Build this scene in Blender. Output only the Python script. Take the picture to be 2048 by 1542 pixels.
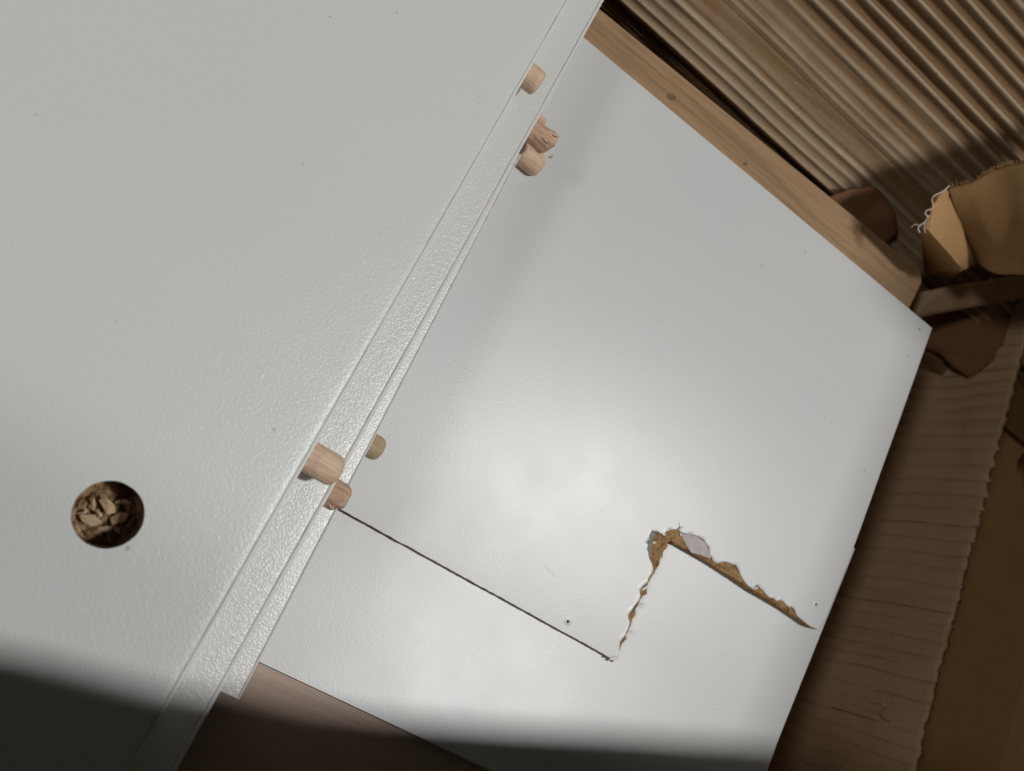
import bpy, bmesh, math, random
from mathutils import Vector, Matrix, noise
from mathutils.geometry import tessellate_polygon
import numpy as np
random.seed(7)
for o in list(bpy.data.objects): bpy.data.objects.remove(o)
S = 0.001                                   # everything below is measured in millimetres
sc = bpy.context.scene

# ------------------------------------------------------------------ camera
F, CX, CY, D0 = 1806., 1024., 771., 270.
vx = np.array([4406, -2859, -F]); vx /= np.linalg.norm(vx)
vy = np.array([2684, 5278, -F]); vy -= vx*vy.dot(vx); vy /= np.linalg.norm(vy)
vz = np.cross(vx, vy)
R = np.array([vx, vy, vz])
cam = bpy.data.cameras.new('camera'); co = bpy.data.objects.new('camera', cam)
sc.collection.objects.link(co); sc.camera = co
co.matrix_world = Matrix.Translation((0, 0, D0*S)) @ Matrix([list(r) for r in R]).to_4x4()
cam.sensor_width = 36; cam.lens = F/2048*36
cam.clip_start = 0.005; cam.clip_end = 20
cam.dof.use_dof = True; cam.dof.focus_distance = 0.275; cam.dof.aperture_fstop = 15

# ------------------------------------------------------------------ light
w = bpy.data.worlds.new('World'); sc.world = w; w.use_nodes = True
w.node_tree.nodes['Background'].inputs[0].default_value = (0.92, 1.0, 0.95, 1)
w.node_tree.nodes['Background'].inputs[1].default_value = 0.019
def lamp(name, pos, target, size, power, col, size_y=None):
    l = bpy.data.lights.new(name, 'AREA'); l.shape = 'RECTANGLE' if size_y else 'DISK'; l.size = size
    if size_y: l.size_y = size_y
    l.energy = power; l.color = col
    o = bpy.data.objects.new(name, l); sc.collection.objects.link(o)
    p = Vector(pos)*S; o.location = p
    o.rotation_euler = (p - Vector(target)*S).to_track_quat('Z', 'Y').to_euler()
    return o
lamp('ceiling_lamp', (1085, 300, 2000), (120, 60, 0), 0.13, 29.5, (1.0, 0.985, 0.965), 0.33)
lamp('weak_room_lamp', (-960, -250, 1100), (60, 60, 0), 0.22, 3.7, (1.0, 0.985, 0.91))
sc.view_settings.view_transform = 'Standard'; sc.view_settings.look = 'None'
sc.view_settings.exposure = 0; sc.view_settings.gamma = 1

# ------------------------------------------------------------------ helpers
def ray(px, py, z):
    """point of the place that the photograph shows at (px, py), at height z"""
    d = R @ np.array([px-CX, -(py-CY), -F]); t = (z-D0)/d[2]
    return Vector((d[0]*t, d[1]*t, z))
def newobj(name, me, mat, parent=None):
    o = bpy.data.objects.new(name, me); sc.collection.objects.link(o)
    if mat: me.materials.append(mat)
    if parent: o.parent = parent
    return o
def mesh(name, verts, faces, mat, parent=None, smooth=False):
    me = bpy.data.meshes.new(name)
    me.from_pydata([(v[0]*S, v[1]*S, v[2]*S) for v in verts], [], faces)
    me.validate(); me.update()
    if smooth: me.polygons.foreach_set('use_smooth', [True]*len(me.polygons))
    return newobj(name, me, mat, parent)
def fixn(o):
    bm = bmesh.new(); bm.from_mesh(o.data); bmesh.ops.recalc_face_normals(bm, faces=bm.faces); bm.to_mesh(o.data); bm.free(); return o
def tag(o, label=None, cat=None, group=None, kind=None):
    if label: o['label'] = label
    if cat: o['category'] = cat
    if group: o['group'] = group
    if kind: o['kind'] = kind
    return o
def empty(name, loc):
    o = bpy.data.objects.new(name, None); sc.collection.objects.link(o); o.empty_display_size = .01
    return o        # parts keep place coordinates
def nz(x, y=0., z=0.): return noise.noise(Vector((x, y, z)))
def grid(name, nu, nv, fn, mat, parent=None, smooth=True, keep=None):
    vs = []; fs = []
    for i in range(nu+1):
        for j in range(nv+1): vs.append(fn(i/nu, j/nv))
    for i in range(nu):
        for j in range(nv):
            if keep and not keep((i+.5)/nu, (j+.5)/nv): continue
            a = i*(nv+1)+j
            fs.append((a, a+nv+1, a+nv+2, a+1))
    return mesh(name, vs, fs, mat, parent, smooth)
def solidify(o, t, off=-1):
    m = o.modifiers.new('thickness', 'SOLIDIFY'); m.thickness = t*S; m.offset = off; return o
def poly_slab(name, outer, z0, z1, mat, parent=None, holes=(), zf=None):
    """slab with any outline (and holes): top at z1, bottom at z0; zf(x,y) adds height"""
    zf = zf or (lambda x, y: 0.)
    loops = [[Vector((x, y, 0)) for x, y in outer]]+[[Vector((x, y, 0)) for x, y in h] for h in holes]
    tris = tessellate_polygon(loops)
    flat = [p for l in loops for p in l]; n = len(flat)
    vs = [(p.x, p.y, z1+zf(p.x, p.y)) for p in flat]+[(p.x, p.y, z0+zf(p.x, p.y)) for p in flat]
    fs = [tuple(t) for t in tris]+[tuple(i+n for i in reversed(t)) for t in tris]
    k = 0
    for l in loops:
        m = len(l)
        for i in range(m):
            a = k+i; b = k+(i+1) % m
            fs.append((a, b, b+n, a+n))
        k += m
    return fixn(mesh(name, vs, fs, mat, parent))
def tube(name, pts, r, mat, parent=None, n=6):
    vs = []; fs = []
    for i, p in enumerate(pts):
        p = Vector(p); a = Vector(pts[max(i-1, 0)]); b = Vector(pts[min(i+1, len(pts)-1)])
        t = (b-a).normalized(); u = t.cross(Vector((.3, .2, 1))).normalized(); v = t.cross(u)
        rr = r*(1 if 0 < i < len(pts)-1 else .4)
        for k in range(n):
            c = 2*math.pi*k/n; vs.append(p+u*math.cos(c)*rr+v*math.sin(c)*rr)
    for i in range(len(pts)-1):
        for k in range(n):
            a = i*n+k; b = i*n+(k+1) % n; fs.append((a, b, b+n, a+n))
    fs.append(tuple(range(n))); fs.append(tuple(range((len(pts)-1)*n, len(pts)*n)))
    return mesh(name, vs, fs, mat, parent, True)
def spline(pts, k=6):
    out = []
    P = [Vector(p) for p in pts]
    for i in range(len(P)-1):
        p0 = P[max(i-1, 0)]; p1 = P[i]; p2 = P[i+1]; p3 = P[min(i+2, len(P)-1)]
        for j in range(k):
            t = j/k
            out.append(.5*((2*p1)+(p2-p0)*t+(2*p0-5*p1+4*p2-p3)*t*t+(3*p1-p0-3*p2+p3)*t**3))
    out.append(P[-1]); return out

# ------------------------------------------------------------------ materials
class M:
    def __init__(s, name, rough=.5, spec=.5):
        s.m = bpy.data.materials.new(name); s.m.use_nodes = True; s.t = s.m.node_tree
        s.b = s.t.nodes['Principled BSDF']; s.b.inputs['Roughness'].default_value = rough
        s.b.inputs['Specular IOR Level'].default_value = spec
        s.tc = s.t.nodes.new('ShaderNodeTexCoord')
    def map(s, scale=(1, 1, 1), rot=(0, 0, 0)):
        n = s.t.nodes.new('ShaderNodeMapping'); n.inputs['Scale'].default_value = scale; n.inputs['Rotation'].default_value = rot
        s.t.links.new(s.tc.outputs['Object'], n.inputs[0]); return n.outputs[0]
    def noise(s, scale, detail=3, rough=.55, vec=None, dist=0):
        n = s.t.nodes.new('ShaderNodeTexNoise'); n.inputs['Scale'].default_value = scale; n.inputs['Detail'].default_value = detail
        n.inputs['Roughness'].default_value = rough; n.inputs['Distortion'].default_value = dist
        s.t.links.new(vec or s.tc.outputs['Object'], n.inputs['Vector']); return n.outputs['Fac']
    def voro(s, scale, vec=None, feat='F1'):
        n = s.t.nodes.new('ShaderNodeTexVoronoi'); n.feature = feat; n.inputs['Scale'].default_value = scale
        s.t.links.new(vec or s.tc.outputs['Object'], n.inputs['Vector']); return n.outputs['Distance']
    def ramp(s, fac, stops):
        n = s.t.nodes.new('ShaderNodeValToRGB'); e = n.color_ramp.elements
        while len(e) < len(stops): e.new(.5)
        for k, (p, c) in enumerate(stops):
            e[k].position = p; e[k].color = (*c, 1) if isinstance(c, tuple) else (c, c, c, 1)
        s.t.links.new(fac, n.inputs[0]); return n.outputs[0]
    def mix(s, fac, a, b, mode='MIX'):
        n = s.t.nodes.new('ShaderNodeMix'); n.data_type = 'RGBA'; n.blend_type = mode
        for k, v in ((0, fac), (6, a), (7, b)):
            if isinstance(v, (int, float)): n.inputs[k].default_value = v
            elif isinstance(v, tuple): n.inputs[k].default_value = (*v, 1)
            else: s.t.links.new(v, n.inputs[k])
        return n.outputs[2]
    def math(s, op, a, b):
        n = s.t.nodes.new('ShaderNodeMath'); n.operation = op
        for k, v in ((0, a), (1, b)):
            if isinstance(v, (int, float)): n.inputs[k].default_value = v
            else: s.t.links.new(v, n.inputs[k])
        return n.outputs[0]
    def bump(s, h, dist, strength=1., prev=None):
        n = s.t.nodes.new('ShaderNodeBump'); n.inputs['Distance'].default_value = dist*S; n.inputs['Strength'].default_value = strength
        s.t.links.new(h, n.inputs['Height'])
        if prev: s.t.links.new(prev, n.inputs['Normal'])
        return n.outputs[0]
    def col(s, c):
        if isinstance(c, tuple): s.b.inputs['Base Color'].default_value = (*c, 1)
        else: s.t.links.new(c, s.b.inputs['Base Color'])
    def nrm(s, n): s.t.links.new(n, s.b.inputs['Normal'])
    def rgh(s, r): s.t.links.new(r, s.b.inputs['Roughness'])

def laminate(name, base, peel=.10, rough=.28, sc_=1700):
    m = M(name, rough, .5)
    big = m.noise(18, 3)
    c = m.mix(m.ramp(big, [(.35, 0.), (.65, 1.)]), base, tuple(k*f for k, f in zip(base, (1.02, .985, .985))))
    sp = m.noise(260, 1, .4)          # rare grey specks of dirt
    c = m.mix(m.ramp(sp, [(.80, 0.), (.84, .5)]), c, (.25, .25, .23))
    m.col(c)
    n1 = m.noise(sc_, 2, .5); n2 = m.noise(sc_*2.3, 1, .5)
    h = m.math('ADD', m.math('MULTIPLY', m.ramp(n1, [(.38, 0.), (.66, 1.)]), 1.), m.math('MULTIPLY', n2, .3))
    m.nrm(m.bump(h, peel))
    m.rgh(m.ramp(m.noise(40, 2), [(.3, rough*.97), (.7, rough*1.04)]))
    return m.m
mat_board = laminate('orange_peel_laminate', (.675, .71, .69), .026, .31)
mat_board2 = laminate('orange_peel_laminate_glossier', (.70, .725, .70), .042, .27)
mat_band = laminate('edge_banding_white', (.74, .745, .725), .008, .45)
mat_paint = laminate('painted_hardboard', (.60, .62, .615), .0095, .355, 2000)
mat_paint2 = laminate('painted_hardboard_lower', (.60, .625, .62), .0095, .355, 2000)

m = M('seam_dirt', .9, .1)
v = m.map((500, 60, 500))
m.col(m.ramp(m.noise(1, 4, .7, v), [(.42, (.62, .61, .58)), (.58, (.38, .36, .33)), (.72, (.09, .085, .075))])); mat_dirt = m.m

def wood(name, a, b, c, ax=(14, 260, 260), rough=.6):
    m = M(name, rough, .3)
    v = m.map(ax)
    g = m.noise(1, 6, .62, v, .6); f = m.noise(4, 4, .7, v)
    k = m.ramp(g, [(.25, c), (.45, b), (.62, a), (.8, b)])
    k = m.mix(m.math('MULTIPLY', m.ramp(f, [(.5, 0.), (.75, 1.)]), .35), k, c)
    m.col(k); m.nrm(m.bump(m.math('ADD', g, m.math('MULTIPLY', f, .5)), .18)); return m.m
mat_pine = wood('planed_pine', (.37, .235, .128), (.30, .185, .098), (.18, .10, .05))
stp = ray(1716, 462, 2.2)*S            # soft brown oval patch on the pine beside a knot
mm = mat_pine.node_tree; bs = mm.nodes['Principled BSDF']; src = bs.inputs['Base Color'].links[0].from_socket
tcn = mm.nodes.new('ShaderNodeTexCoord'); mp = mm.nodes.new('ShaderNodeMapping'); mp.vector_type = 'TEXTURE'
mp.inputs['Location'].default_value = stp; mp.inputs['Rotation'].default_value = (0, 0, -.9); mp.inputs['Scale'].default_value = (.0085, .0042, .02)
gr = mm.nodes.new('ShaderNodeTexGradient'); gr.gradient_type = 'SPHERICAL'
nzn = mm.nodes.new('ShaderNodeTexNoise'); nzn.inputs['Scale'].default_value = 250
mx = mm.nodes.new('ShaderNodeMath'); mx.operation = 'MULTIPLY'
mc = mm.nodes.new('ShaderNodeMix'); mc.data_type = 'RGBA'; mc.inputs[7].default_value = (.20, .105, .045, 1)
mm.links.new(tcn.outputs['Object'], mp.inputs[0]); mm.links.new(mp.outputs[0], gr.inputs[0]); mm.links.new(tcn.outputs['Object'], nzn.inputs[0])
mm.links.new(gr.outputs['Fac'], mx.inputs[0]); mx.inputs[1].default_value = 1.5; mx.use_clamp = True
mm.links.new(mx.outputs[0], mc.inputs[0]); mm.links.new(src, mc.inputs[6]); mm.links.new(mc.outputs[2], bs.inputs['Base Color'])
mat_rail = wood('darker_rail_wood', (.50, .385, .31), (.47, .355, .285), (.42, .315, .25), rough=.45)
mat_knot = wood('dark_knot', (.26, .15, .075), (.2, .11, .05), (.13, .07, .03))
mat_beech = wood('beech_dowel', (.78, .585, .43), (.69, .49, .345), (.43, .265, .16), (150, 1500, 1500), .55)
mat_beech2 = wood('beech_dowel_worn', (.64, .44, .31), (.53, .345, .235), (.24, .13, .075), (160, 700, 700), .7)
mat_beech3 = wood('beech_dowel_yellow', (.52, .40, .26), (.46, .35, .22), (.34, .24, .14), (120, 800, 800), .6)

m = M('brown_hardboard_fibre', .95, .1)
a = m.noise(700, 5, .75); b2 = m.noise(180, 3)
m.col(m.ramp(m.math('ADD', m.math('MULTIPLY', a, .7), m.math('MULTIPLY', b2, .3)), [(.36, (.13, .07, .03)), (.48, (.34, .20, .095)), (.58, (.46, .295, .15)), (.7, (.58, .41, .24))]))
m.nrm(m.bump(a, .5)); mat_fibre = m.m
m = M('bare_primer', .8, .2); a = m.noise(300, 3); m.col(m.ramp(a, [(.35, (.47, .43, .42)), (.65, (.57, .52, .51))])); m.nrm(m.bump(m.noise(800, 2), .05)); mat_primer = m.m
m = M('dull_grey', .8, .2); a = m.noise(400, 3); m.col(m.ramp(a, [(.35, (.23, .225, .21)), (.65, (.32, .31, .29))])); mat_dullgrey = m.m
m = M('white_paint_flake', .5, .4); m.col((.78, .77, .74)); m.nrm(m.bump(m.noise(500, 2), .06)); mat_flake = m.m
m = M('chipboard', .95, .1)
a = m.noise(420, 5, .7); b2 = m.voro(500)
m.col(m.ramp(m.math('ADD', m.math('MULTIPLY', a, .75), m.math('MULTIPLY', b2, .35)), [(.3, (.06, .03, .015)), (.46, (.21, .12, .06)), (.6, (.36, .24, .14)), (.75, (.48, .35, .23))]))
m.nrm(m.bump(a, .7)); mat_chip = m.m
m = M('chipboard_shaving', .8, .2); a = m.noise(500, 3, .6, m.map((1, 4, 1))); m.col(m.ramp(a, [(.3, (.42, .28, .16)), (.7, (.70, .54, .37))])); mat_shaving = m.m
m = M('hole_dark', .95, .1); m.col((.02, .018, .015)); mat_dark = m.m

def card(name, base, sp=.5, stain=(.24, .12, .07), st=.6, fine=.06):
    m = M(name, .9, .15)
    a = m.noise(1400, 3, .7); b = m.noise(60, 4, .6); f = m.noise(300, 4, .7, m.map((1, 1, 1)))
    k = m.mix(m.ramp(a, [(.3, 0.), (.7, 1.)]), tuple(x*.86 for x in base), tuple(x*1.1 for x in base))
    k = m.mix(m.math('MULTIPLY', m.ramp(b, [(.45, 0.), (.75, 1.)]), st*.5), k, stain)
    k = m.mix(m.ramp(m.noise(500, 2, .5), [(.70, 0.), (.74, sp)]), k, (.10, .06, .03))
    k = m.mix(m.ramp(m.noise(700, 2, .5, m.map((1, 1, 1), (1, 1, 0))), [(.72, 0.), (.76, sp)]), k, (.75, .66, .5))
    m.col(k); m.nrm(m.bump(m.math('ADD', a, f), fine)); return m.m
mat_card = card('grey_brown_cardboard', (.37, .27, .17))
mm = mat_card.node_tree; bs = mm.nodes['Principled BSDF']; src = bs.inputs['Base Color'].links[0].from_socket
an = mm.nodes.new('ShaderNodeAttribute'); an.attribute_name = 'rib_tone'
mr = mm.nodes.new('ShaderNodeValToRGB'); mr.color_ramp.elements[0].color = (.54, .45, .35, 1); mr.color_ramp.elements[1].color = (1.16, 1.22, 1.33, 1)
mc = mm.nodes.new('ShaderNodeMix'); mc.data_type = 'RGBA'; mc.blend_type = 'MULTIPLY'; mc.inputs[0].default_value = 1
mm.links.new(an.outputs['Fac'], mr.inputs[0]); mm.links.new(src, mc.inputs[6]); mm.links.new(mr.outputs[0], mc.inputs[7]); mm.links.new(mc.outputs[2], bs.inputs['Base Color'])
mat_card2 = card('grey_brown_cardboard_side', (.50, .345, .22), stain=(.25, .17, .11))
mat_kraft = card('brown_kraft_card', (.44, .265, .12), .3, (.26, .115, .045), .5, .03)
mat_kraft_shaded = card('kraft_card_shaded', (.27, .155, .065), .3, (.17, .075, .03), .9, .03)  # kraft with the shade of the turned-away flap part put into its colour
mat_kraft2 = card('reddish_kraft_card', (.23, .115, .06), .3, (.22, .08, .04), .5, .03)
m = M('paper_fibre', .9, .1); m.col((.62, .53, .45)); mat_thread = m.m

# ------------------------------------------------------------------ the three white boards
def edge_profile(dip, wd, band, rr=.45):
    """(distance from edge, height) across the top near the edge, then down the edge"""
    pts = [(-9, 0), (-6, 0), (-band-wd*1.1, 0), (-band-wd*.7, -.03), (-band-wd*.3, -dip*.8), (-band, -dip)]
    return pts
def board(name, label, xe, y0, y1, xl, z0, z1, mat, skew=0., dip=.16, wd=1.2, band=1.15, hole=None, bev=.35):
    root = tag(empty(name, (0, 0, 0)), label, 'board', 'white laminated boards stacked with their dowelled edges staggered')
    ex = lambda y: xe+skew*(y-80)+.05*nz(y*.03, 3, xe)
    n = 300
    # flat top with an optional round drilling, sides
    outer = [(xl, y0), (ex(y0)-9, y0), (ex(y1)-9, y1), (xl, y1)]
    holes = []
    if hole:
        hx, hy, hr = hole
        holes = [[(hx+hr*math.cos(a)+.06*nz(a*3, 1), hy+hr*math.sin(a)+.06*nz(a*3, 9)) for a in [2*math.pi*k/72 for k in range(72)]]]
    loops = [[Vector((x, y, 0)) for x, y in outer]]+[[Vector((x, y, 0)) for x, y in h] for h in holes]
    tris = tessellate_polygon(loops); flat = [p for l in loops for p in l]
    vs = [(p.x, p.y, z1) for p in flat]; fs = [tuple(t) for t in tris]
    o = fixn(mesh('top_face', vs, fs, mat, root))
    if o.data.polygons[0].normal.z < 0: o.data.flip_normals()
    # strip that carries the soft dip beside the edge banding
    prof = edge_profile(dip, wd, band)
    vs = []; fs = []
    for i in range(n+1):
        y = y0+(y1-y0)*i/n; e = ex(y); wob = .12*nz(y*.25, 5, xe)+.05*nz(y*1.1, 2, xe)
        for k, (dx, dz) in enumerate(prof):
            xx = e+dx+(wob if k >= 2 else 0)
            if k == 0: xx = ex(y0)-9+(ex(y1)-ex(y0))*i/n
            vs.append((xx, y, z1+dz))
        vs.append((e-band+wob, y, z1-dip-.5))
    q = len(prof)+1
    for i in range(n):
        for k in range(q-1): a = i*q+k; fs.append((a, a+1, a+q+1, a+q))
    mesh('border_strip', vs, fs, mat, root, True)
    # chipboard body below
    vs = [(xl, y0, z0+.03), (ex(y0)-band-.05, y0, z0+.03), (ex(y1)-band-.05, y1, z0+.03), (xl, y1, z0+.03)]
    vs += [(x, y, z1-(.5 if False else .55)) for x, y, _ in vs]
    if hole:
        hb = [[(hx+(hr+.2)*math.cos(2*math.pi*k/40), hy+(hr+.2)*math.sin(2*math.pi*k/40)) for k in range(40)]]
        poly_slab('chipboard_core', [(v[0], v[1]) for v in vs[:4]], z0+.03, z1-.55, mat_chip, root, hb)
    else:
        mesh('chipboard_core', vs, [(3, 2, 1, 0), (4, 5, 6, 7), (0, 1, 5, 4), (1, 2, 6, 5), (2, 3, 7, 6), (3, 0, 4, 7)], mat_chip, root)
    # white end faces of the laminate
    for yy, s_ in ((y0, -1), (y1, 1)):
        mesh('end_banding', [(xl, yy+s_*.3, z0+.03), (ex(yy), yy+s_*.3, z0+.03), (ex(yy), yy+s_*.3, z1), (xl, yy+s_*.3, z1),
                             (xl, yy, z0+.03), (ex(yy), yy, z0+.03), (ex(yy), yy, z1), (xl, yy, z1)],
             [(0, 1, 2, 3), (7, 6, 5, 4), (0, 4, 5, 1), (3, 2, 6, 7), (1, 5, 6, 2), (0, 3, 7, 4)], mat_band, root)
    # edge banding: a separate strip of plastic with a rounded corner
    bp = [(-band+.14, -dip-.5), (-band+.14, -dip*.9), (-band+.22, -dip*.55), (-band*.55, -.06), (-bev*1.3, -.02), (-bev*.6, -.08), (-bev*.18, -.22), (0, -bev*1.2), (0, -(z1-z0)*.5), (0, -(z1-z0)+.3), (-.25, -(z1-z0)+.03)]
    vs = []; fs = []; q = len(bp)
    for i in range(n+1):
        y = y0+(y1-y0)*i/n; e = ex(y); wob = .10*nz(y*.3, 5, xe+9)
        for k, (dx, dz) in enumerate(bp): vs.append((e+dx+(wob if k < 3 else .03*nz(y*.5, k)), y, z1+dz))
    for i in range(n):
        for k in range(q-1): a = i*q+k; fs.append((a, a+1, a+q+1, a+q))
    mesh('edge_banding', vs, fs, mat_band, root, True)
    # dirt in the joint
    vs = []; fs = []
    for i in range(n+1):
        y = y0+(y1-y0)*i/n; e = ex(y); wob = .12*nz(y*.25, 5, xe)
        for dx in (-band-.28, -band+.3): vs.append((e+dx+wob, y, z1-dip-.015-.1*(dx > -band)))
    for i in range(n): a = i*2; fs.append((a, a+1, a+3, a+2))
    mesh('joint_dirt', vs, fs, mat_dirt, root)
    return root
b1 = board('white_board', 'large textured white board on top of the stack with a round drilled hole', 41.6, -150, 330, -260, 32, 48, mat_board, 0, .11, 1.3, 1.0, (8.9, -4.8, 7.5))
b2 = board('white_board', 'middle white board seen as a broad strip between the top board and the lowest board', 54.3, -150, 330, -230, 16, 32, mat_board2, 0, .13, .7, 1.2)
b3 = board('white_board', 'lowest white board of the stack, a narrow glossy strip lying on the white panel', 60.6, -32.2, 330, -230, 0, 16, mat_board2, -.0255, .09, .5, .8)

# hole in the top board: wall, broken floor, torn shavings
hx, hy, hr = 8.9, -4.8, 7.5
def wall(u, v):
    a = 2*math.pi*u; z = 47.4-11.8*v
    r = hr+.05*nz(a*4, v*6)+(.35*nz(math.cos(a)*5, math.sin(a)*5, v*5) if v > .08 else 0)
    return (hx+r*math.cos(a), hy+r*math.sin(a), z)
hw = grid('drilled_wall', 96, 14, wall, mat_chip, b1)
def floor(u, v):
    a = 2*math.pi*u; r = (hr+.3)*v
    x, y = r*math.cos(a), r*math.sin(a)
    return (hx+x, hy+y, 36.9+1.5*nz(x*.5, y*.5, 4)+.9*nz(x*1.5, y*1.5, 8)+.4*nz(x*4, y*4, 8))
grid('drilled_floor', 90, 34, floor, mat_chip, b1)
random.seed(21)
chips = [(-.6, 1.6, 39.2, 6.8, 3.0, -.35), (-2.6, -3.2, 38.8, 5.6, 3.0, .35), (-3.6, .4, 39.4, 4.2, 1.0, -1.0), (-1.6, -.9, 39.6, 3.6, 1.0, -.5), (1.6, 3.8, 38.2, 4.6, 2.0, .3),
         (-4.4, -2.2, 38.8, 2.6, .9, .9), (2.8, .2, 38.0, 4.4, 2.6, .9), (1.4, -3.4, 37.6, 4.6, 2.2, .6), (3.6, -2.2, 37.6, 3.4, 1.2, -.4)]
for (x, y, z, l, wd, rz) in chips:
    n = 5; top = []; 
    for k in range(n):
        a = 2*math.pi*k/n; rr = random.uniform(.55, 1.15)
        px_, py_ = l/2*math.cos(a)*rr, wd/2*math.sin(a)*rr
        X_ = px_*math.cos(rz)-py_*math.sin(rz); Y_ = px_*math.sin(rz)+py_*math.cos(rz)
        top.append((hx+x+X_, hy+y+Y_, z+.22*px_*random.choice((1, 1, -1))+random.uniform(-.15, .15)))
    vs = top+[(a, b, c-.35) for a, b, c in top]+[(hx+x, hy+y, z+.3)]
    fs = [(k, (k+1) % n, 2*n) for k in range(n)]+[tuple(reversed(range(n, 2*n)))]+[(k, k+n, (k+1) % n+n, (k+1) % n) for k in range(n)]
    fixn(mesh('wood_shaving', vs, fs, mat_shaving, b1))

# ------------------------------------------------------------------ dowels glued in the board edges
def dowel(parent, label, xe, tip, y, z, r=4.0, mat=None, rnd=1.6, dmg=None, seed=0, tilt=0.):
    prof = []; L = tip-(xe-3)
    for k in range(12): prof.append(((L-rnd)*k/11, r))
    for k in range(1, 9):
        a = math.pi/2*k/8; prof.append((L-rnd+rnd*math.sin(a), r-rnd*(1-math.cos(a))*1.0))
    e = prof[-1][1]
    for f in (.75, .45, .2, .02): prof.append((L+.04*(1-f), e*f))
    n = 44
    vs = []; fs = []
    for i, (lx, rr) in enumerate(prof):
        for k in range(n):
            a = 2*math.pi*k/n
            q = rr*(1+.014*math.cos(a*14)+.03*nz(math.cos(a)*2, math.sin(a)*2, seed+lx*.15))+.05*nz(lx*.8, a*3, seed)
            p = Vector((xe-3+lx, y+q*math.cos(a)+tilt*lx, z+q*math.sin(a)))
            if dmg: p = dmg(p, a, lx, L)
            vs.append(p)
    for i in range(len(prof)-1):
        for k in range(n):
            a = i*n+k; b = i*n+(k+1) % n; fs.append((a, b, b+n, a+n))
    fs.append(tuple((len(prof)-1)*n+k for k in range(n)))
    o = fixn(mesh('dowel', vs, fs, mat or mat_beech, parent, True))
    if label: o['label'] = label
    return o
dowel(b1, 'pale wooden dowel in the top board, upper one', 41.6, 47.6, 158.0, 40, 4.0, mat_beech, 1.3, seed=3)
dowel(b1, 'smooth pinkish wooden dowel in the top board, lower one', 41.6, 52.1, 29.2, 40, 4.15, mat_beech, 2.4, seed=8)
def dm2(p, a, lx, L):      # crushed dark dowel: flattened, one corner standing proud
    t = max(0, (lx-2.5)/(L-2.5))
    p.y += .7*nz(p.x*.5, p.z*.6, 2)*t; p.z += .9*nz(p.x*.45, p.y*.5, 7)*t-.4*t
    if p.y < 153: p.x -= 2.0*t*max(0, min(1, (153-p.y)/3))
    return p
dowel(b2, 'split dark wooden dowel of the middle board, upper one', 54.3, 64.3, 154.2, 24, 3.9, mat_beech2, .8, dm2, seed=5)
def dchip(p, a, lx, L): p.z -= .3*lx; return p
dowel(b2, 'short splinter beside the split dowel', 54.3, 58.6, 158.6, 24.8, 1.5, mat_beech, .9, seed=15)
def dm3(p, a, lx, L):
    t = max(0, (lx-3)/(L-3)); p.y -= .25*t*math.cos(a)*0; p.x += .25*nz(p.y*.8, p.z*.8, 3)*t
    return p
d3 = dowel(b3, 'pale rounded wooden dowel below the split one', 58.6, 68.8, 155.4, 8.2, 4.1, mat_beech, 2.4, dm3, seed=11, tilt=-.06)
def dm4(p, a, lx, L):
    t = max(0, (lx-2)/(L-2)); p.z += .9*nz(p.x*.7, p.y*.7, 12)*t
    if p.y < 23.2: p.z -= .9*t
    if p.y < 23.0: p.x -= 1.1*t
    return p
dowel(b2, 'cracked reddish wooden dowel of the middle board, lower one', 54.3, 60.9, 25.6, 24, 4.2, mat_beech2, 2.0, dm4, seed=6)
dowel(b3, 'yellowish wooden dowel of the lowest board above the panel crack', 61.6, 67.3, 45.2, 8, 3.75, mat_beech3, 2.3, seed=14)
# torn flakes on the damaged dowels
def shard(parent, c, l, wd, rz, z, name='splinter', mat=None, lift=.5):
    mat = mat or mat_beech
    ca, sa = math.cos(rz), math.sin(rz); pts = [(-l/2, 0, 0), (-l/6, wd/2, lift*.4), (l/3, wd*.35, lift), (l/2, -.1, lift*1.2), (l/5, -wd/2, lift*.6)]
    top = [(c[0]+x*ca-y*sa, c[1]+x*sa+y*ca, z+h) for x, y, h in pts]; n = len(top)
    vs = top+[(a, b, d-.3) for a, b, d in top]
    fs = [tuple(range(n)), tuple(reversed(range(n, 2*n)))]+[(k, k+n, (k+1) % n+n, (k+1) % n) for k in range(n)]
    return fixn(mesh(name, vs, fs, mat, parent))
for c, l, wd, rz, z in (((58.6, 23.6), 3.2, 1.1, 1.0, 26.6), ((57.2, 22.4), 2.6, 1.0, -.3, 25.8), ((59.6, 26.2), 2.2, .6, 1.4, 27.6)): shard(b2, c, l, wd, rz, z, mat=mat_beech)
for c, l, wd, rz, z in (((61.8, 155.6), 4.6, .9, .2, 27.6), ((60.2, 152.4), 3.8, .8, -.2, 27.3), ((63.2, 152.9), 2.6, .7, 1.2, 26.9)): shard(b2, c, l, wd, rz, z, mat=mat_beech2)
shard(b3, (69.0, 158.6), 1.8, .9, .9, 11.0, mat=mat_beech2)

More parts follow.
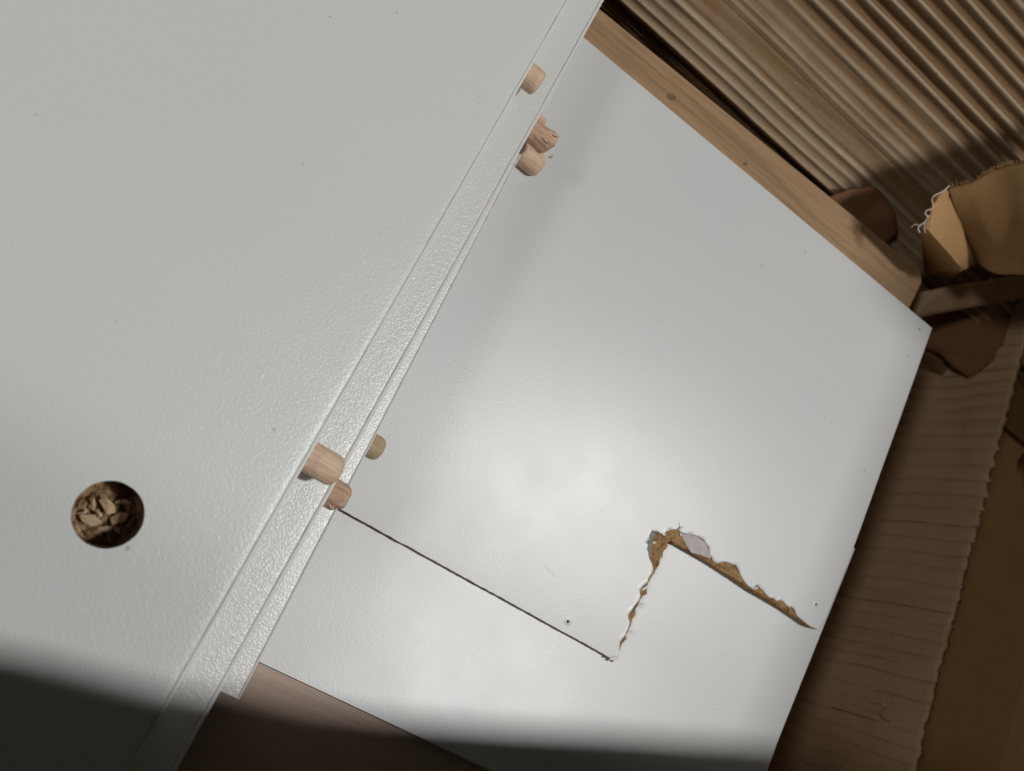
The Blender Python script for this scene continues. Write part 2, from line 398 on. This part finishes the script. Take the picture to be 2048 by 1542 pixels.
# ------------------------------------------------------------------ hardboard panels
def bow(o, smooth=True):
    """the torn panel rises gently towards its far edge and bellies up a little"""
    bm = bmesh.new(); bm.from_mesh(o.data)
    if smooth:
        for y in range(28, 214, 6):
            bmesh.ops.bisect_plane(bm, geom=bm.verts[:]+bm.edges[:]+bm.faces[:], plane_co=(0, y*S, 0), plane_no=(0, 1, 0), dist=1e-7)
    for v in bm.verts:
        y = v.co.y/S; t = max(0, (y-25.2)/188)
        v.co.z += (6.4*t+1.6*math.sin(math.pi*min(t, 1)))*S
        v.co.x -= .0*t*S
    bm.normal_update(); bm.to_mesh(o.data); bm.free()
    if smooth:
        o.data.polygons.foreach_set('use_smooth', [True]*len(o.data.polygons)); o.data.set_sharp_from_angle(angle=math.radians(25))
    return o
def Z(px, py, z=0): p = ray(px, py, z); return (p.x, p.y)
O6 = (1180, 1020); K6 = 4.096
def z6(x, y): return Z(O6[0]+x/K6, O6[1]+y/K6)
tear_px = [(190, 1245), (215, 1200), (240, 1170), (243, 1120), (246, 1080), (268, 1045), (290, 1020), (310, 975), (325, 935), (318, 895), (310, 860), (345, 810), (400, 740), (412, 700), (410, 650),
           (440, 615), (470, 590), (480, 560), (490, 540), (508, 515), (515, 490), (514, 465), (508, 440), (490, 405), (478, 370), (488, 350), (465, 320), (482, 295), (464, 265), (482, 235), (492, 200), (510, 168),
           (535, 175), (560, 175), (590, 200), (600, 215), (625, 175), (650, 165), (670, 160), (715, 158), (735, 130), (728, 165), (750, 185), (800, 197), (840, 203), (880, 212), (920, 235), (950, 268), (972, 305), (980, 340),
           (990, 380), (1004, 412), (1040, 437), (1080, 425), (1115, 424), (1150, 434), (1200, 455), (1215, 490), (1228, 520), (1245, 555), (1280, 605), (1310, 632), (1345, 655), (1352, 630), (1370, 610), (1390, 640), (1415, 660), (1440, 692),
           (1470, 715), (1500, 722), (1525, 745), (1550, 733), (1585, 748), (1615, 785), (1632, 780), (1660, 800), (1678, 830), (1692, 858), (1715, 885), (1760, 920), (1800, 950), (1840, 970), (1868, 972), (1885, 955)]
def zt(y): t = max(0, (y-25.2)/188); return 6.4*t+1.6*math.sin(math.pi*min(t, 1))
def z6(x, y, z=0):
    for _ in range(4): p = Z(O6[0]+x/K6, O6[1]+y/K6, z); z = zt(p[1])
    return p
tear = [z6(*p) for p in tear_px]
core_px = [(192, 1250), (222, 1215), (250, 1140), (262, 1100), (300, 1060), (306, 1010), (340, 940), (352, 890), (372, 870), (384, 800), (408, 755), (440, 700), (468, 690), (474, 640), (482, 590), (520, 530), (545, 485), (570, 445), (580, 400), (600, 385), (598, 350), (636, 300), (642, 270),
           (662, 248), (700, 280), (830, 352), (1000, 450), (1180, 566), (1350, 682), (1480, 755), (1600, 826), (1700, 895), (1790, 958), (1845, 980), (1880, 968)]
core = [z6(*p) for p in core_px]
def crack_edge(n=200):
    out = []
    for i in range(n+1):
        x = 0+(176.0-0)*i/n
        out.append((x, 25.2+.22*nz(x*.2, 4)+.12*nz(x*.6, 8)+.06*nz(x*2.1, 3)))
    return out
ce = crack_edge()
ce_skin = [(x, y) for x, y in ce if x < tear[0][0]-.4]
def dens(pts, step=.6, amp=.10, sd=1):
    out = []
    for i in range(len(pts)-1):
        a = Vector((*pts[i], 0)); b = Vector((*pts[i+1], 0)); n = max(1, int((b-a).length/step))
        nr = Vector((-(b-a).y, (b-a).x, 0)).normalized()
        for k in range(n):
            p = a.lerp(b, k/n)
            if k or i: p = p+nr*amp*(nz(p.x*2.2, p.y*2.2, sd)*1.6)
            out.append((p.x, p.y))
    out.append(pts[-1]); return out
upper = tag(empty('painted_panel', (0, 0, 0)), 'upper white painted panel with a torn notched corner exposing brown fibre', 'panel')
TY = 208.9
def fz(px, py, z=0):
    for _ in range(5): p = Z(px, py, z); z = zt(p[1])
    return p
right_edge = [fz(1646, 1247), fz(1681, 1161), fz(1714, 1076), fz(1764, 936), fz(1814, 797), fz(1864, 656)]
TY = right_edge[-1][1]
nail = [(153.1, 28.8, .55), (246.1, 79.3, .5), (244.9, 203.2, .5)]
def circ(x, y, r, n=14, sd=0): return [(x+r*(1+.25*nz(k, sd))*math.cos(2*math.pi*k/n), y+r*(1+.25*nz(k, sd+5))*math.sin(2*math.pi*k/n)) for k in range(n)]
# torn paint: the skin follows the tear; a border strip lets its lip lift
tearD = dens(tear, .45, .12, 2)
def lipdir(i):
    p = tearD[i]
    t = min(1, max(0, (p[0]-173)/8)) if p[1] > 66 else 0
    return Vector((-(1-t)*.9, t*.95+.12, 0)).normalized()
rows = []
for off, hgt in ((0, 1.), (.25, .55), (.6, .22), (1.1, .05), (1.6, 0.)):
    r_ = []
    for i, p in enumerate(tearD):
        d = lipdir(i); lift = .03+.5*max(0, nz(p[0]*.35, p[1]*.35, 6)+.08)+.06*nz(i*.8, 4)
        end = min(1, i/10, (len(tearD)-1-i)/10); o_ = off*max(end, .12)
        r_.append((p[0]+d.x*o_, p[1]+d.y*o_, hgt*lift*end))
    rows.append(r_)
inner = [(a, b) for a, b, c in rows[-1]]
skin_outer = ce_skin+[(tear[0][0]-.05, tear[0][1]+.02)]+inner+right_edge+[(0, TY)]
# drop points that fold back on themselves in the offset line
def clean(pts, mn=.12):
    out = [pts[0]]
    for p in pts[1:]:
        if (p[0]-out[-1][0])**2+(p[1]-out[-1][1])**2 > mn*mn: out.append(p)
    return out
skin_outer = clean(skin_outer, .05)
poly_slab('paint_skin', skin_outer, -.35, 0., mat_paint, upper, [circ(x, y, r*1.05, 14, k) for k, (x, y, r) in enumerate(nail)])
vs = []; fs = []; n = len(tearD)
for r_ in rows: vs += r_
vs += [(a, b, c-.22) for a, b, c in rows[0]]
for j in range(len(rows)-1):
    for i in range(n-1): a = j*n+i; fs.append((a, a+1, a+n+1, a+n))
k0 = len(rows)*n
for i in range(n-1): fs.append((i, k0+i, k0+i+1, i+1))
lip = mesh('torn_paint_lip', vs, fs, mat_paint, upper, True); fixn(lip)
if lip.data.polygons[5].normal.z < 0: lip.data.flip_normals()
# brown core
coreD = dens(core, .35, .14, 5)
core_outer = [(x, y-.12) for x, y in ce if x < core[0][0]-.4]+coreD+[(x+.1, y) for x, y in right_edge]+[(0, TY+.1)]
poly_slab('fibre_core', core_outer, -2.6, -.36, mat_fibre, upper, [circ(x, y, r*.8, 10, k) for k, (x, y, r) in enumerate(nail)])
# rough fibre surface in the exposed areas
vs = []; fs = []; 
patch = clean(tearD, .05)
rough = tearD+list(reversed(coreD))
tri = tessellate_polygon([[Vector((x, y, 0)) for x, y in rough]])
bm = bmesh.new(); bv = [bm.verts.new((x*S, y*S, -.30*S)) for x, y in rough]
for t in tri:
    try: bm.faces.new([bv[i] for i in t])
    except ValueError: pass
bmesh.ops.subdivide_edges(bm, edges=[e for e in bm.edges if e.calc_length() > .9*S], cuts=3, use_grid_fill=True)
for v in bm.verts:
    v.co.z = (-.22+.22*nz(v.co.x/S*1.4, v.co.y/S*1.4, 1)+.12*nz(v.co.x/S*4, v.co.y/S*4, 2))*S
bmesh.ops.recalc_face_normals(bm, faces=bm.faces)
me = bpy.data.meshes.new('torn_fibre'); bm.to_mesh(me); bm.free()
tf = newobj('torn_fibre', me, mat_fibre, upper)
# bare primer where only the gloss has gone, grey patch by the apex, standing flakes
pr = [z6(*p) for p in [(745, 195), (800, 200), (880, 216), (945, 268), (975, 330), (985, 375), (990, 400), (950, 385), (900, 365), (830, 350), (790, 290), (765, 245)]]
poly_slab('bare_primer', dens(pr, .6, .1, 3), -.2, .06, mat_primer, upper)
gp = [z6(*p) for p in [(505, 180), (535, 185), (528, 215), (500, 255), (495, 300), (505, 330), (495, 400), (478, 360), (470, 300), (485, 235)]]
poly_slab('grey_patch', dens(gp, .5, .12, 4), -.2, .08, mat_dullgrey, upper)
for (x, y, l, wd, rz, lf) in ((520, 268, 1.5, .9, .6, .5), (395, 790, 4.0, 1.3, 1.25, .9), (445, 640, 3.2, 1.1, 1.1, .6), (310, 1010, 3.4, 1.2, 1.2, .7), (600, 200, 1.6, .8, .3, .6), (735, 150, 2.2, .5, 1.3, 1.0), (190, 1215, 3.4, 1.6, .7, .5), (740, 200, 1.4, .8, -.4, .5), (1355, 640, 1.8, .9, .9, .6), (1630, 790, 1.2, .6, .4, .4)):
    c = z6(x, y); shard(upper, c, l, wd, rz, .12, 'paint_flake', mat_flake, lf)
random.seed(5)
for k in range(150):       # ragged fibres that stand out of the broken edge
    i = random.randrange(5, len(coreD)-6); p = coreD[i]
    left = p[1] < 69
    d = Vector((random.uniform(.1, .9), random.uniform(-.6, .3), 0)) if left else Vector((random.uniform(-.5, .4), random.uniform(-.9, -.2), 0))
    if not left and random.random() < .45: continue
    L = random.uniform(.3, 1.3 if left else .7); z = random.uniform(-1.3, -.35)
    q = Vector((p[0], p[1], z))
    tube('fibre', [q-d*.4, q+d*L*.5+Vector((0, 0, .1)), q+d*L], random.uniform(.05, .11), mat_fibre, upper, 4)
for x, y, r in nail:       # pin holes with a raised burr
    n = 18; vs = []; fs = []
    prof = [(2.6, .01), (1.9, .09), (1.35, .2), (1.02, .12), (.95, -.3), (.9, -2.4)]
    for j, (rr, z) in enumerate(prof):
        for k in range(n):
            a = 2*math.pi*k/n; q = rr*r*(1+.12*nz(k*.7, j*.3, x)); vs.append((x+q*math.cos(a), y+q*math.sin(a), z*r*(1+.4*nz(k*.6, x))if z > 0 else z))
    for j in range(len(prof)-1):
        for k in range(n): a = j*n+k; b = j*n+(k+1) % n; fs.append((a, b, b+n, a+n))
    h = mesh('nail_hole_burr', vs, fs, mat_paint, upper, True); fixn(h)
    mesh('nail_hole_bottom', [(x+r*.95*math.cos(2*math.pi*k/12), y+r*.95*math.sin(2*math.pi*k/12), -1.2) for k in range(12)], [tuple(range(12))], mat_dark, upper)

for o in upper.children: bow(o, o.name.startswith(('paint_skin', 'fibre_core')))
lower = tag(empty('painted_panel', (0, 0, 0)), 'lower white painted panel tucked under the torn one, lit by a soft glare', 'panel')
def lz(x, y):
    z = -.6-.072*(min(y, 0)+23.4)
    if y > 0: t = min(y, 35); z += -.072*t+.5*(.122/35)*t*t
    if y > 35: z += .05*(y-35)
    return z
def lower_fn(u, v):
    x = -20+(256.8+20)*u; y = -23.4+(108+23.4)*v
    return (x+.10*nz(y*.2, 3)*(u > .99), y, lz(x, y)+.0)
lp = grid('paint_skin', 60, 60, lower_fn, mat_paint2, lower, False)
solidify(lp, .35)
def lower_core(u, v):
    x, y, z = lower_fn(u, v); return (x+(-.15+.1*nz(y*3, 1) if u > .5 else 0), y+(.1 if v < .01 else 0)+.06*nz(x*2, 5), z-.37)
lc = grid('fibre_core', 60, 30, lower_core, mat_fibre, lower); solidify(lc, 2.5)

# ------------------------------------------------------------------ battens under the panels
def batten(name, label, x0, x1, y0, y1, z0, z1, skew, mat, bev=2.0, rend=5.0, cat='batten'):
    root = tag(empty(name, (0, 0, 0)), label, cat)
    sy = lambda x: skew*(x-x0)
    out = [(x0, y0+sy(x0)), (x1-2.5, y0+sy(x1))]
    cx_, cy_ = x1-rend, y1+sy(x1)-rend
    out += [(cx_+rend*math.cos(a)+.2, cy_+rend*math.sin(a)) for a in [math.pi/2*k/10 for k in range(11)]]
    out += [(x0, y1)]
    o = poly_slab('timber', out, z0, z1, mat, root)
    bv = o.modifiers.new('eased_edges', 'BEVEL'); bv.width = .7*S; bv.segments = 3; bv.limit_method = 'ANGLE'; bv.angle_limit = math.radians(50)
    return root
ba = batten('pine_batten', 'pale pine batten with small knots along the top edge of the white panel', -10, 240.8, 192, 223.0, -40, 2.2, .027, mat_pine)
rb = batten('wooden_rail', 'darker pinkish wooden rail under the lower edge of the white panels', -60, 262, -78, -20.5, -36, -3.75, 0, mat_rail)
def knot(px, py, rx, ry, mat, name='knot', rot=0.5, zt=2.2, parent=ba):
    c = ray(px, py, zt); n = 22; vs = []; 
    rings = [(1, .02), (.8, .05), (.62, -.18), (.3, -.25)]
    for j, (q, dz) in enumerate(rings):
        for k in range(n):
            a = 2*math.pi*k/n; rr = q*(1+.22*nz(math.cos(a)*2, math.sin(a)*2, px))
            x, y = rx*rr*math.cos(a), ry*rr*math.sin(a)
            vs.append((c.x+x*math.cos(rot)-y*math.sin(rot), c.y+x*math.sin(rot)+y*math.cos(rot), zt+max(.03, dz+.26)))
    fs = []
    for j in range(len(rings)-1):
        for k in range(n): a = j*n+k; b = j*n+(k+1) % n; fs.append((a, b, b+n, a+n))
    fs.append(tuple((len(rings)-1)*n+k for k in range(n)))
    return fixn(mesh(name, vs, fs, mat, parent, True))
knot(1343, 194, 2.0, 1.3, mat_knot); knot(1491, 328, .9, .6, mat_knot)

# ------------------------------------------------------------------ leaning corrugated sheet (upper right)
T33 = math.radians(33)
Y0, Z0 = 236., -22.
irregular = [(9.3, -4.5, 1.1), (14.2, 1.1, 1.0), (18.3, 1.7, 1.0), (22.8, 1.3, 1.2), (27.5, 1.9, 1.3), (30.2, -.7, .6), (36.5, -.8, 3.5), (39.4, -.6, .4), (41.5, .7, .6), (44.6, 1.0, .9)]
def rib_h(s, x):
    h = 0
    if s < 12.6: h -= 9-4.6*math.exp(-((s-10.2)/.9)**2)
    elif s < 13.6: h -= 9*(13.6-s)
    for c, a, wd in irregular[1:]:
        h += a*math.exp(-((s-c)/wd)**2)
    if s > 46.5:
        amp = .75+1.25*min(1, (s-46.5)/30)
        amp *= .85*(1+.5*nz(x*.015, s*.09, 5))
        c_ = .5+.5*math.cos(2*math.pi*(s-49)/6.7)
        h += amp*(2*c_**1.4-1)*min(1, (s-46.5)/2)+.22*nz(x*.03, s*1.1, 6)
    h += .8*nz(x*.012, s*.03, 3)
    return h
def lean(u, v):
    x = 30+400*u; s = -18+190*v
    rs = s+.02*(x-100)+.7*nz(x*.015, s*.04, 8)
    h = rib_h(rs, x)+.15*nz(x*.15, s*.6, 1)
    # crushed spot
    dd = math.hypot((x-208)/7, (s-24)/4); h += -1.2*math.exp(-dd*dd)+.5*math.exp(-dd*dd)*nz(x*.8, s*.8)
    y = Y0+s*math.cos(T33); z = Z0+s*math.sin(T33)
    return (x, y-h*math.sin(T33), z+h*math.cos(T33))
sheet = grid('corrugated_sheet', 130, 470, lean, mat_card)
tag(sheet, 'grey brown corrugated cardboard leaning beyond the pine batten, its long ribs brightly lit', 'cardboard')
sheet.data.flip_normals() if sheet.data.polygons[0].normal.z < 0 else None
at = sheet.data.attributes.new('rib_tone', 'FLOAT', 'POINT')      # paler rib crests, browner grooves, set by rib height
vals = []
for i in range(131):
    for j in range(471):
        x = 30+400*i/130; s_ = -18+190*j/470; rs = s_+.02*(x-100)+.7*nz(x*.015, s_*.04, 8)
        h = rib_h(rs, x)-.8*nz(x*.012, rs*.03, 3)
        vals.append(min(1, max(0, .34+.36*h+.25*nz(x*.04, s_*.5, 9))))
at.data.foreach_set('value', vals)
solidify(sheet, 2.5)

# ------------------------------------------------------------------ ribbed box side (right) with torn top edge
random.seed(3)
cre = []
y = -30.
while y < 330: cre.append((y, random.uniform(.3, 1.7))); y += random.choice((6.2, 7.4, 8.3, 5.5, 7.))
def side_x(y): return 311.5+.068*(240-y)+.9*nz(y*.03, 2)
def side(u, v):
    y = -30+360*u
    top = .6*nz(y*.35, 3)+.7*nz(y*.09, 7)
    z = top*(1-v)+(-125*v**1.15)-.0
    yy = y+1.6*nz(y*.01, z*.03, 4)*(v > 0)
    h = 0
    for c, a in cre:
        d = abs(yy-c)
        if d < 3: h -= a*math.exp(-(d/.75)**2)
    h += .35*math.cos(2*math.pi*yy/7.)+.6*nz(y*.05, z*.05, 5)
    dd = math.hypot((y-64)/6, (z+22)/9); h += 1.6*math.exp(-dd*dd)*(nz(y*.35, z*.35, 6)+.2)
    slope = .10*z
    sc_ = .35*abs(math.cos(math.pi*y/7.4)) if v == 0 else 0
    return (side_x(y)-h-slope*.0+sc_, y, z)
sd = grid('box_side', 520, 70, side, mat_card2)
tag(sd, 'dim ribbed cardboard box side right of the panels with a ragged top edge', 'cardboard')
solidify(sd, 2.6, 1)
# brown board beyond it, with the torn hand hole
hc = ray(2052, 938, -48)
def outer_z(x, y): return -48+.0009*(x-340)**2+.8*nz(x*.02, y*.02, 2)
random.seed(9)
bo = [(338, -60), (438, -60), (438, 330), (336, 330)]
hh = [(hc.x+7.5*(1+.18*nz(k*.8, 2))*math.cos(2*math.pi*k/26), hc.y+9.5*(1+.18*nz(k*.8, 5))*math.sin(2*math.pi*k/26)) for k in range(26)]
kb = poly_slab('kraft_board', dens(bo+[bo[0]], 14, 0)[:-1], -51, -48, mat_kraft, None, [hh], lambda x, y: .0)
tag(kb, 'flat brown board beyond the ribbed box side with a dark torn hole', 'cardboard')
mesh('ground', [(-900, -900, -150), (1100, -900, -150), (1100, 1100, -150), (-900, 1100, -150)], [(0, 1, 2, 3)], mat_card2)
tag(bpy.data.objects['ground'], kind='structure')

# small dirt specks and a faint scratch
def speck(px, py, z, rad, parent, mat=None, seed=0, name='dirt_speck'):
    c = ray(px, py, z); n = 9
    vs = [(c.x+rad*(1+.4*nz(k*1.3, seed))*math.cos(2*math.pi*k/n), c.y+rad*.7*(1+.4*nz(k*1.7, seed+3))*math.sin(2*math.pi*k/n), z-.05) for k in range(n)]+[(c.x, c.y, z+rad*.35)]
    mesh(name, vs, [(k, (k+1) % n, n) for k in range(n)], mat or mat_dark, parent, True)
m = M('grey_dirt_and_blocker', .9, .1); m.col((.22, .215, .20)); mat_grey = m.m
for k, (a, b, rd) in enumerate([(660, 33, .34), (592, 25, .22), (548, 82, .16), (70, 230, .30), (521, 348, .18), (449, 165, .14), (120, 640, .12), (380, 720, .12)]): speck(a, b, 48, rd, b1, mat_grey, k)
for k, (a, b, rd) in enumerate([(466, 1275, .34), (688, 803, .25), (958, 420, .2), (1110, 60, .18)]): speck(a, b, 32, rd, b2, mat_grey, k+20)
for k, (a, b, rd) in enumerate([(1585, 573, .22), (1290, 740, .1), (1775, 845, .14), (1650, 780, .1), (1500, 430, .1)]): 
    p_ = ray(a, b, 4); speck(a, b, zt(p_.y)+.05, rd, upper, mat_grey, k+40)
speck(1430, 1418, -2.0, .22, lower, mat_grey, 60)
for k in range(2):
    a = fz(1086+6*k, 1126+9*k); b_ = fz(1100+6*k+8*(k % 3), 1146+10*k)
    tube('scratch', [(a[0], a[1], zt(a[1])+.0), ((a[0]+b_[0])/2+.1, (a[1]+b_[1])/2, zt(a[1])+.02), (b_[0], b_[1], zt(b_[1])+.0)], .03, mat_dullgrey if k % 2 else mat_paint, upper, 4)
# ------------------------------------------------------------------ loose flaps in the corner
def facet(name, tri_pts, faces, mat, label=None, cat=None, parent=None, th=3.0, sub=4, amp=.2, sd_=1, rag=0.):
    """creased sheet: tri_pts are (px, py, z) measured points, faces join them"""
    bm = bmesh.new(); vv = [bm.verts.new(ray(a, b, c)*S) for a, b, c in tri_pts]
    for f in faces: bm.faces.new([vv[i] for i in f])
    for v in [v for v in bm.verts if not v.link_faces]: bm.verts.remove(v)
    bmesh.ops.triangulate(bm, faces=bm.faces)
    bmesh.ops.subdivide_edges(bm, edges=bm.edges, cuts=sub, use_grid_fill=True)
    for v in bm.verts:
        q = v.co/S; k = amp
        d = Vector((nz(q.x*.09, q.y*.09, sd_), nz(q.x*.09, q.y*.09, sd_+9), nz(q.x*.09, q.y*.09, sd_+20)*1.5))*k
        if v.is_boundary: d += Vector((nz(q.x*.7, q.y*.7, sd_), nz(q.x*.7, q.y*.7, sd_+5), nz(q.x*.6, q.y*.6, 4)))*rag
        v.co = (q+d)*S
    bmesh.ops.recalc_face_normals(bm, faces=bm.faces)
    for f in bm.faces: f.smooth = True
    me = bpy.data.meshes.new(name); bm.to_mesh(me); bm.free()
    if sum(p.normal.z*p.area for p in me.polygons) < 0: me.flip_normals()
    me.set_sharp_from_angle(angle=math.radians(24))
    o = newobj(name, me, mat, parent); solidify(o, th)
    if label: tag(o, label, cat)
    return o
fl = empty('torn_flap', (0, 0, 0)); tag(fl, 'creased brown cardboard flap with a frayed upper edge and white torn paper threads', 'cardboard flap')
# points: torn edge, crease lines, lower edge
P = [(1848, 455, 26), (1868, 405, 29), (1893, 377, 30), (1945, 362, 36), (1990, 335, 42), (2060, 318, 50),   # 0-5 frayed edge
     (1899, 392, 29), (1954, 528, 26),                                                                       # 6-7 bright facet, right side
     (1858, 462, 27), (1926, 540, 26),                                                                       # 8-9 bright facet, left side
     (1842, 480, 12), (1850, 545, -8), (1905, 556, 2),                                                        # 10-12 dark lower left
     (1990, 395, 38), (1966, 445, 36), (2060, 450, 46), (2060, 545, 58), (1985, 545, 40), (2180, 292, 66), (2420, 210, 84), (2420, 540, 66)]   # last three run on outside the picture
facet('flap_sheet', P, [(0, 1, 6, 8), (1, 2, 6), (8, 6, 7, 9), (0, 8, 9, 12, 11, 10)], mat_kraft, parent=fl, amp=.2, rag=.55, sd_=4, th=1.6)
cols = [((1896, 379, 30), (1954, 528, 25)), ((1945, 363, 35), (1982, 546, 32)), ((1990, 336, 40), (2020, 548, 39)), ((2060, 318, 49), (2072, 550, 48)), ((2180, 292, 62), (2200, 552, 60)), ((2420, 210, 82), (2420, 560, 76))]
tops = spline([ray(*a) for a, b in cols], 8); bots = spline([ray(*b) for a, b in cols], 8)
def flap_fn(u, v):
    k = u*(len(tops)-1); i_ = min(int(k), len(tops)-2); f = k-i_
    a = tops[i_].lerp(tops[i_+1], f); b = bots[i_].lerp(bots[i_+1], f); p = a.lerp(b, v)
    p.z += 2.6*math.sin(math.pi*v)*min(1, u*6)+.9*nz(p.x*.07, p.y*.07, 6)+(.5*abs(nz(p.x*.12, p.y*.05, 2)))
    if v == 0: p += Vector((nz(p.x*.9, 2), nz(p.x*.8, 5), 0))*.7
    if v == 1: p += Vector((0, nz(p.x*.5, 7), 0))*.7
    return p
fr = grid('flap_sheet', 90, 30, flap_fn, mat_kraft_shaded, fl)
if fr.data.polygons[0].normal.z < 0: fr.data.flip_normals()
solidify(fr, 1.6)
def pz(pts, zs): return [ray(a, b, z) for (a, b), z in zip(pts, zs)]
thr = [[(1899, 371), (1885, 383), (1869, 391), (1864, 400), (1866, 410), (1864, 418), (1855, 420), (1850, 426), (1854, 432), (1856, 436)],
       [(1858, 430), (1850, 443), (1841, 450), (1836, 457), (1840, 466)], [(1853, 440), (1848, 452), (1851, 467)], [(1843, 452), (1830, 449), (1822, 455)]]
for k, t in enumerate(thr):
    pts = spline(pz(t, [34-6*i/len(t) if k == 0 else 28-3*i/len(t) for i in range(len(t))]), 5)
    tube('torn_thread', pts, (.27, .27, .2, .14)[k], mat_thread, fl, 6)
random.seed(12)
for k in range(70):
    t = random.random(); i = random.choice((2, 3, 4)); a = P[i]; b = P[i+1]
    p = ray(a[0]+(b[0]-a[0])*t, a[1]+(b[1]-a[1])*t, a[2]+(b[2]-a[2])*t)
    d = Vector((random.uniform(-1.2, .4), random.uniform(.2, 1.4), random.uniform(-.4, .6)))
    tube('frayed_fibre', [p-d*.3, p+d*.5+Vector((random.uniform(-.3, .3), 0, .1)), p+d*random.uniform(.7, 1.5)], random.uniform(.07, .14), mat_kraft, fl, 4)
sm = facet('cardboard_scrap', [(1660, 395, -8), (1700, 380, -5), (1750, 374, -3), (1768, 392, -4), (1792, 428, -4), (1796, 470, -10), (1760, 500, -14), (1700, 460, -12)],
      [(0, 1, 7), (1, 2, 3, 7), (3, 4, 6, 7), (4, 5, 6)], mat_kraft2, 'small reddish brown cardboard scrap with a ragged edge behind the pine batten', 'cardboard scrap', amp=.3, rag=.5, sd_=8, th=2.)
facet('cardboard_strip', [(1825, 588, -14), (1900, 572, -4), (2065, 548, 4), (2065, 592, 4), (1940, 615, -4), (1820, 640, -16), (2130, 520, 40), (2130, 600, 34), (2400, 470, 70), (2400, 620, 62)],  # the rise beyond the frame is added to shade the torn flap
      [(0, 1, 4, 5), (1, 2, 3, 4), (2, 6, 7, 3), (6, 8, 9, 7)], mat_card2, 'dark grey brown cardboard strip lying between the creased flap and the pointed flap', 'cardboard strip', amp=.2, rag=.15, sd_=9, th=2.4)
facet('pointed_flap', [(1810, 640, -34), (1900, 622, -22), (2065, 592, -6), (2065, 665, -4), (2020, 702, -8), (1985, 722, -12), (1958, 752, -20), (1936, 757, -22), (1905, 733, -26), (1880, 706, -30), (1830, 690, -38)],
      [(0, 1, 9, 10), (1, 2, 3, 4, 5, 6, 7, 8, 9)], mat_kraft2, 'dark reddish brown cardboard flap ending in a blunt point against the ribbed box side', 'cardboard flap', amp=.3, rag=.45, sd_=11, th=2.4)
c = ray(1982, 558, 6)
tag(fixn(mesh('paper_crumb', [(c.x-.9, c.y-.2, 5.6), (c.x, c.y+.5, 6.3), (c.x+1.0, c.y+.3, 6.), (c.x+.5, c.y-.6, 5.7), (c.x, c.y, 4.9)], [(0, 1, 2, 3), (0, 4, 1), (1, 4, 2), (2, 4, 3), (3, 4, 0)], mat_thread)), 'tiny white paper crumb on the dark cardboard strip', 'crumb')
c = ray(726, 935, .3)
tag(fixn(mesh('debris_speck', [(c.x-.35, c.y-.5, .05), (c.x+.2, c.y-.35, .1), (c.x+.5, c.y+.35, .05), (c.x, c.y+.5, .1), (c.x, c.y, .45)], [(0, 1, 4), (1, 2, 4), (2, 3, 4), (3, 0, 4), (3, 2, 1, 0)], mat_dark)), 'tiny dark speck on the white panel below the yellowish dowel', 'speck')

# ------------------------------------------------------------------ unseen blockers added to shade the right and the foot of the picture
rs_ = tag(empty('light_blocker', (0, 0, 0)), 'unseen sheets added outside the view to shade its right side and foot', 'cardboard')
uw = grid('blocker_upright', 20, 30, lambda u, v: (440+2*nz(u*4, v*4), -220+500*u, -150+450*v), mat_kraft, rs_)
solidify(uw, 4)
poly_slab('blocker_right', dens([(438, 40), (438, 275), (355, 275), (359, 222), (386, 217), (386, 150), (392, 45)], 10, .4, 3), 296, 300, mat_kraft, rs_)
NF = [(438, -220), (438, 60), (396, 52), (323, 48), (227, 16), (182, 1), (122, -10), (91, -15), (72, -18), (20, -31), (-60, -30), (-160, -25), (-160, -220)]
poly_slab('blocker_foot', dens(NF, 10, .4, 3), 165, 169, mat_grey, rs_)
grid('blocker_near', 20, 20, lambda u, v: (-160+600*u, -218+2*nz(u*5, v*3), -150+316*v), mat_kraft, rs_)
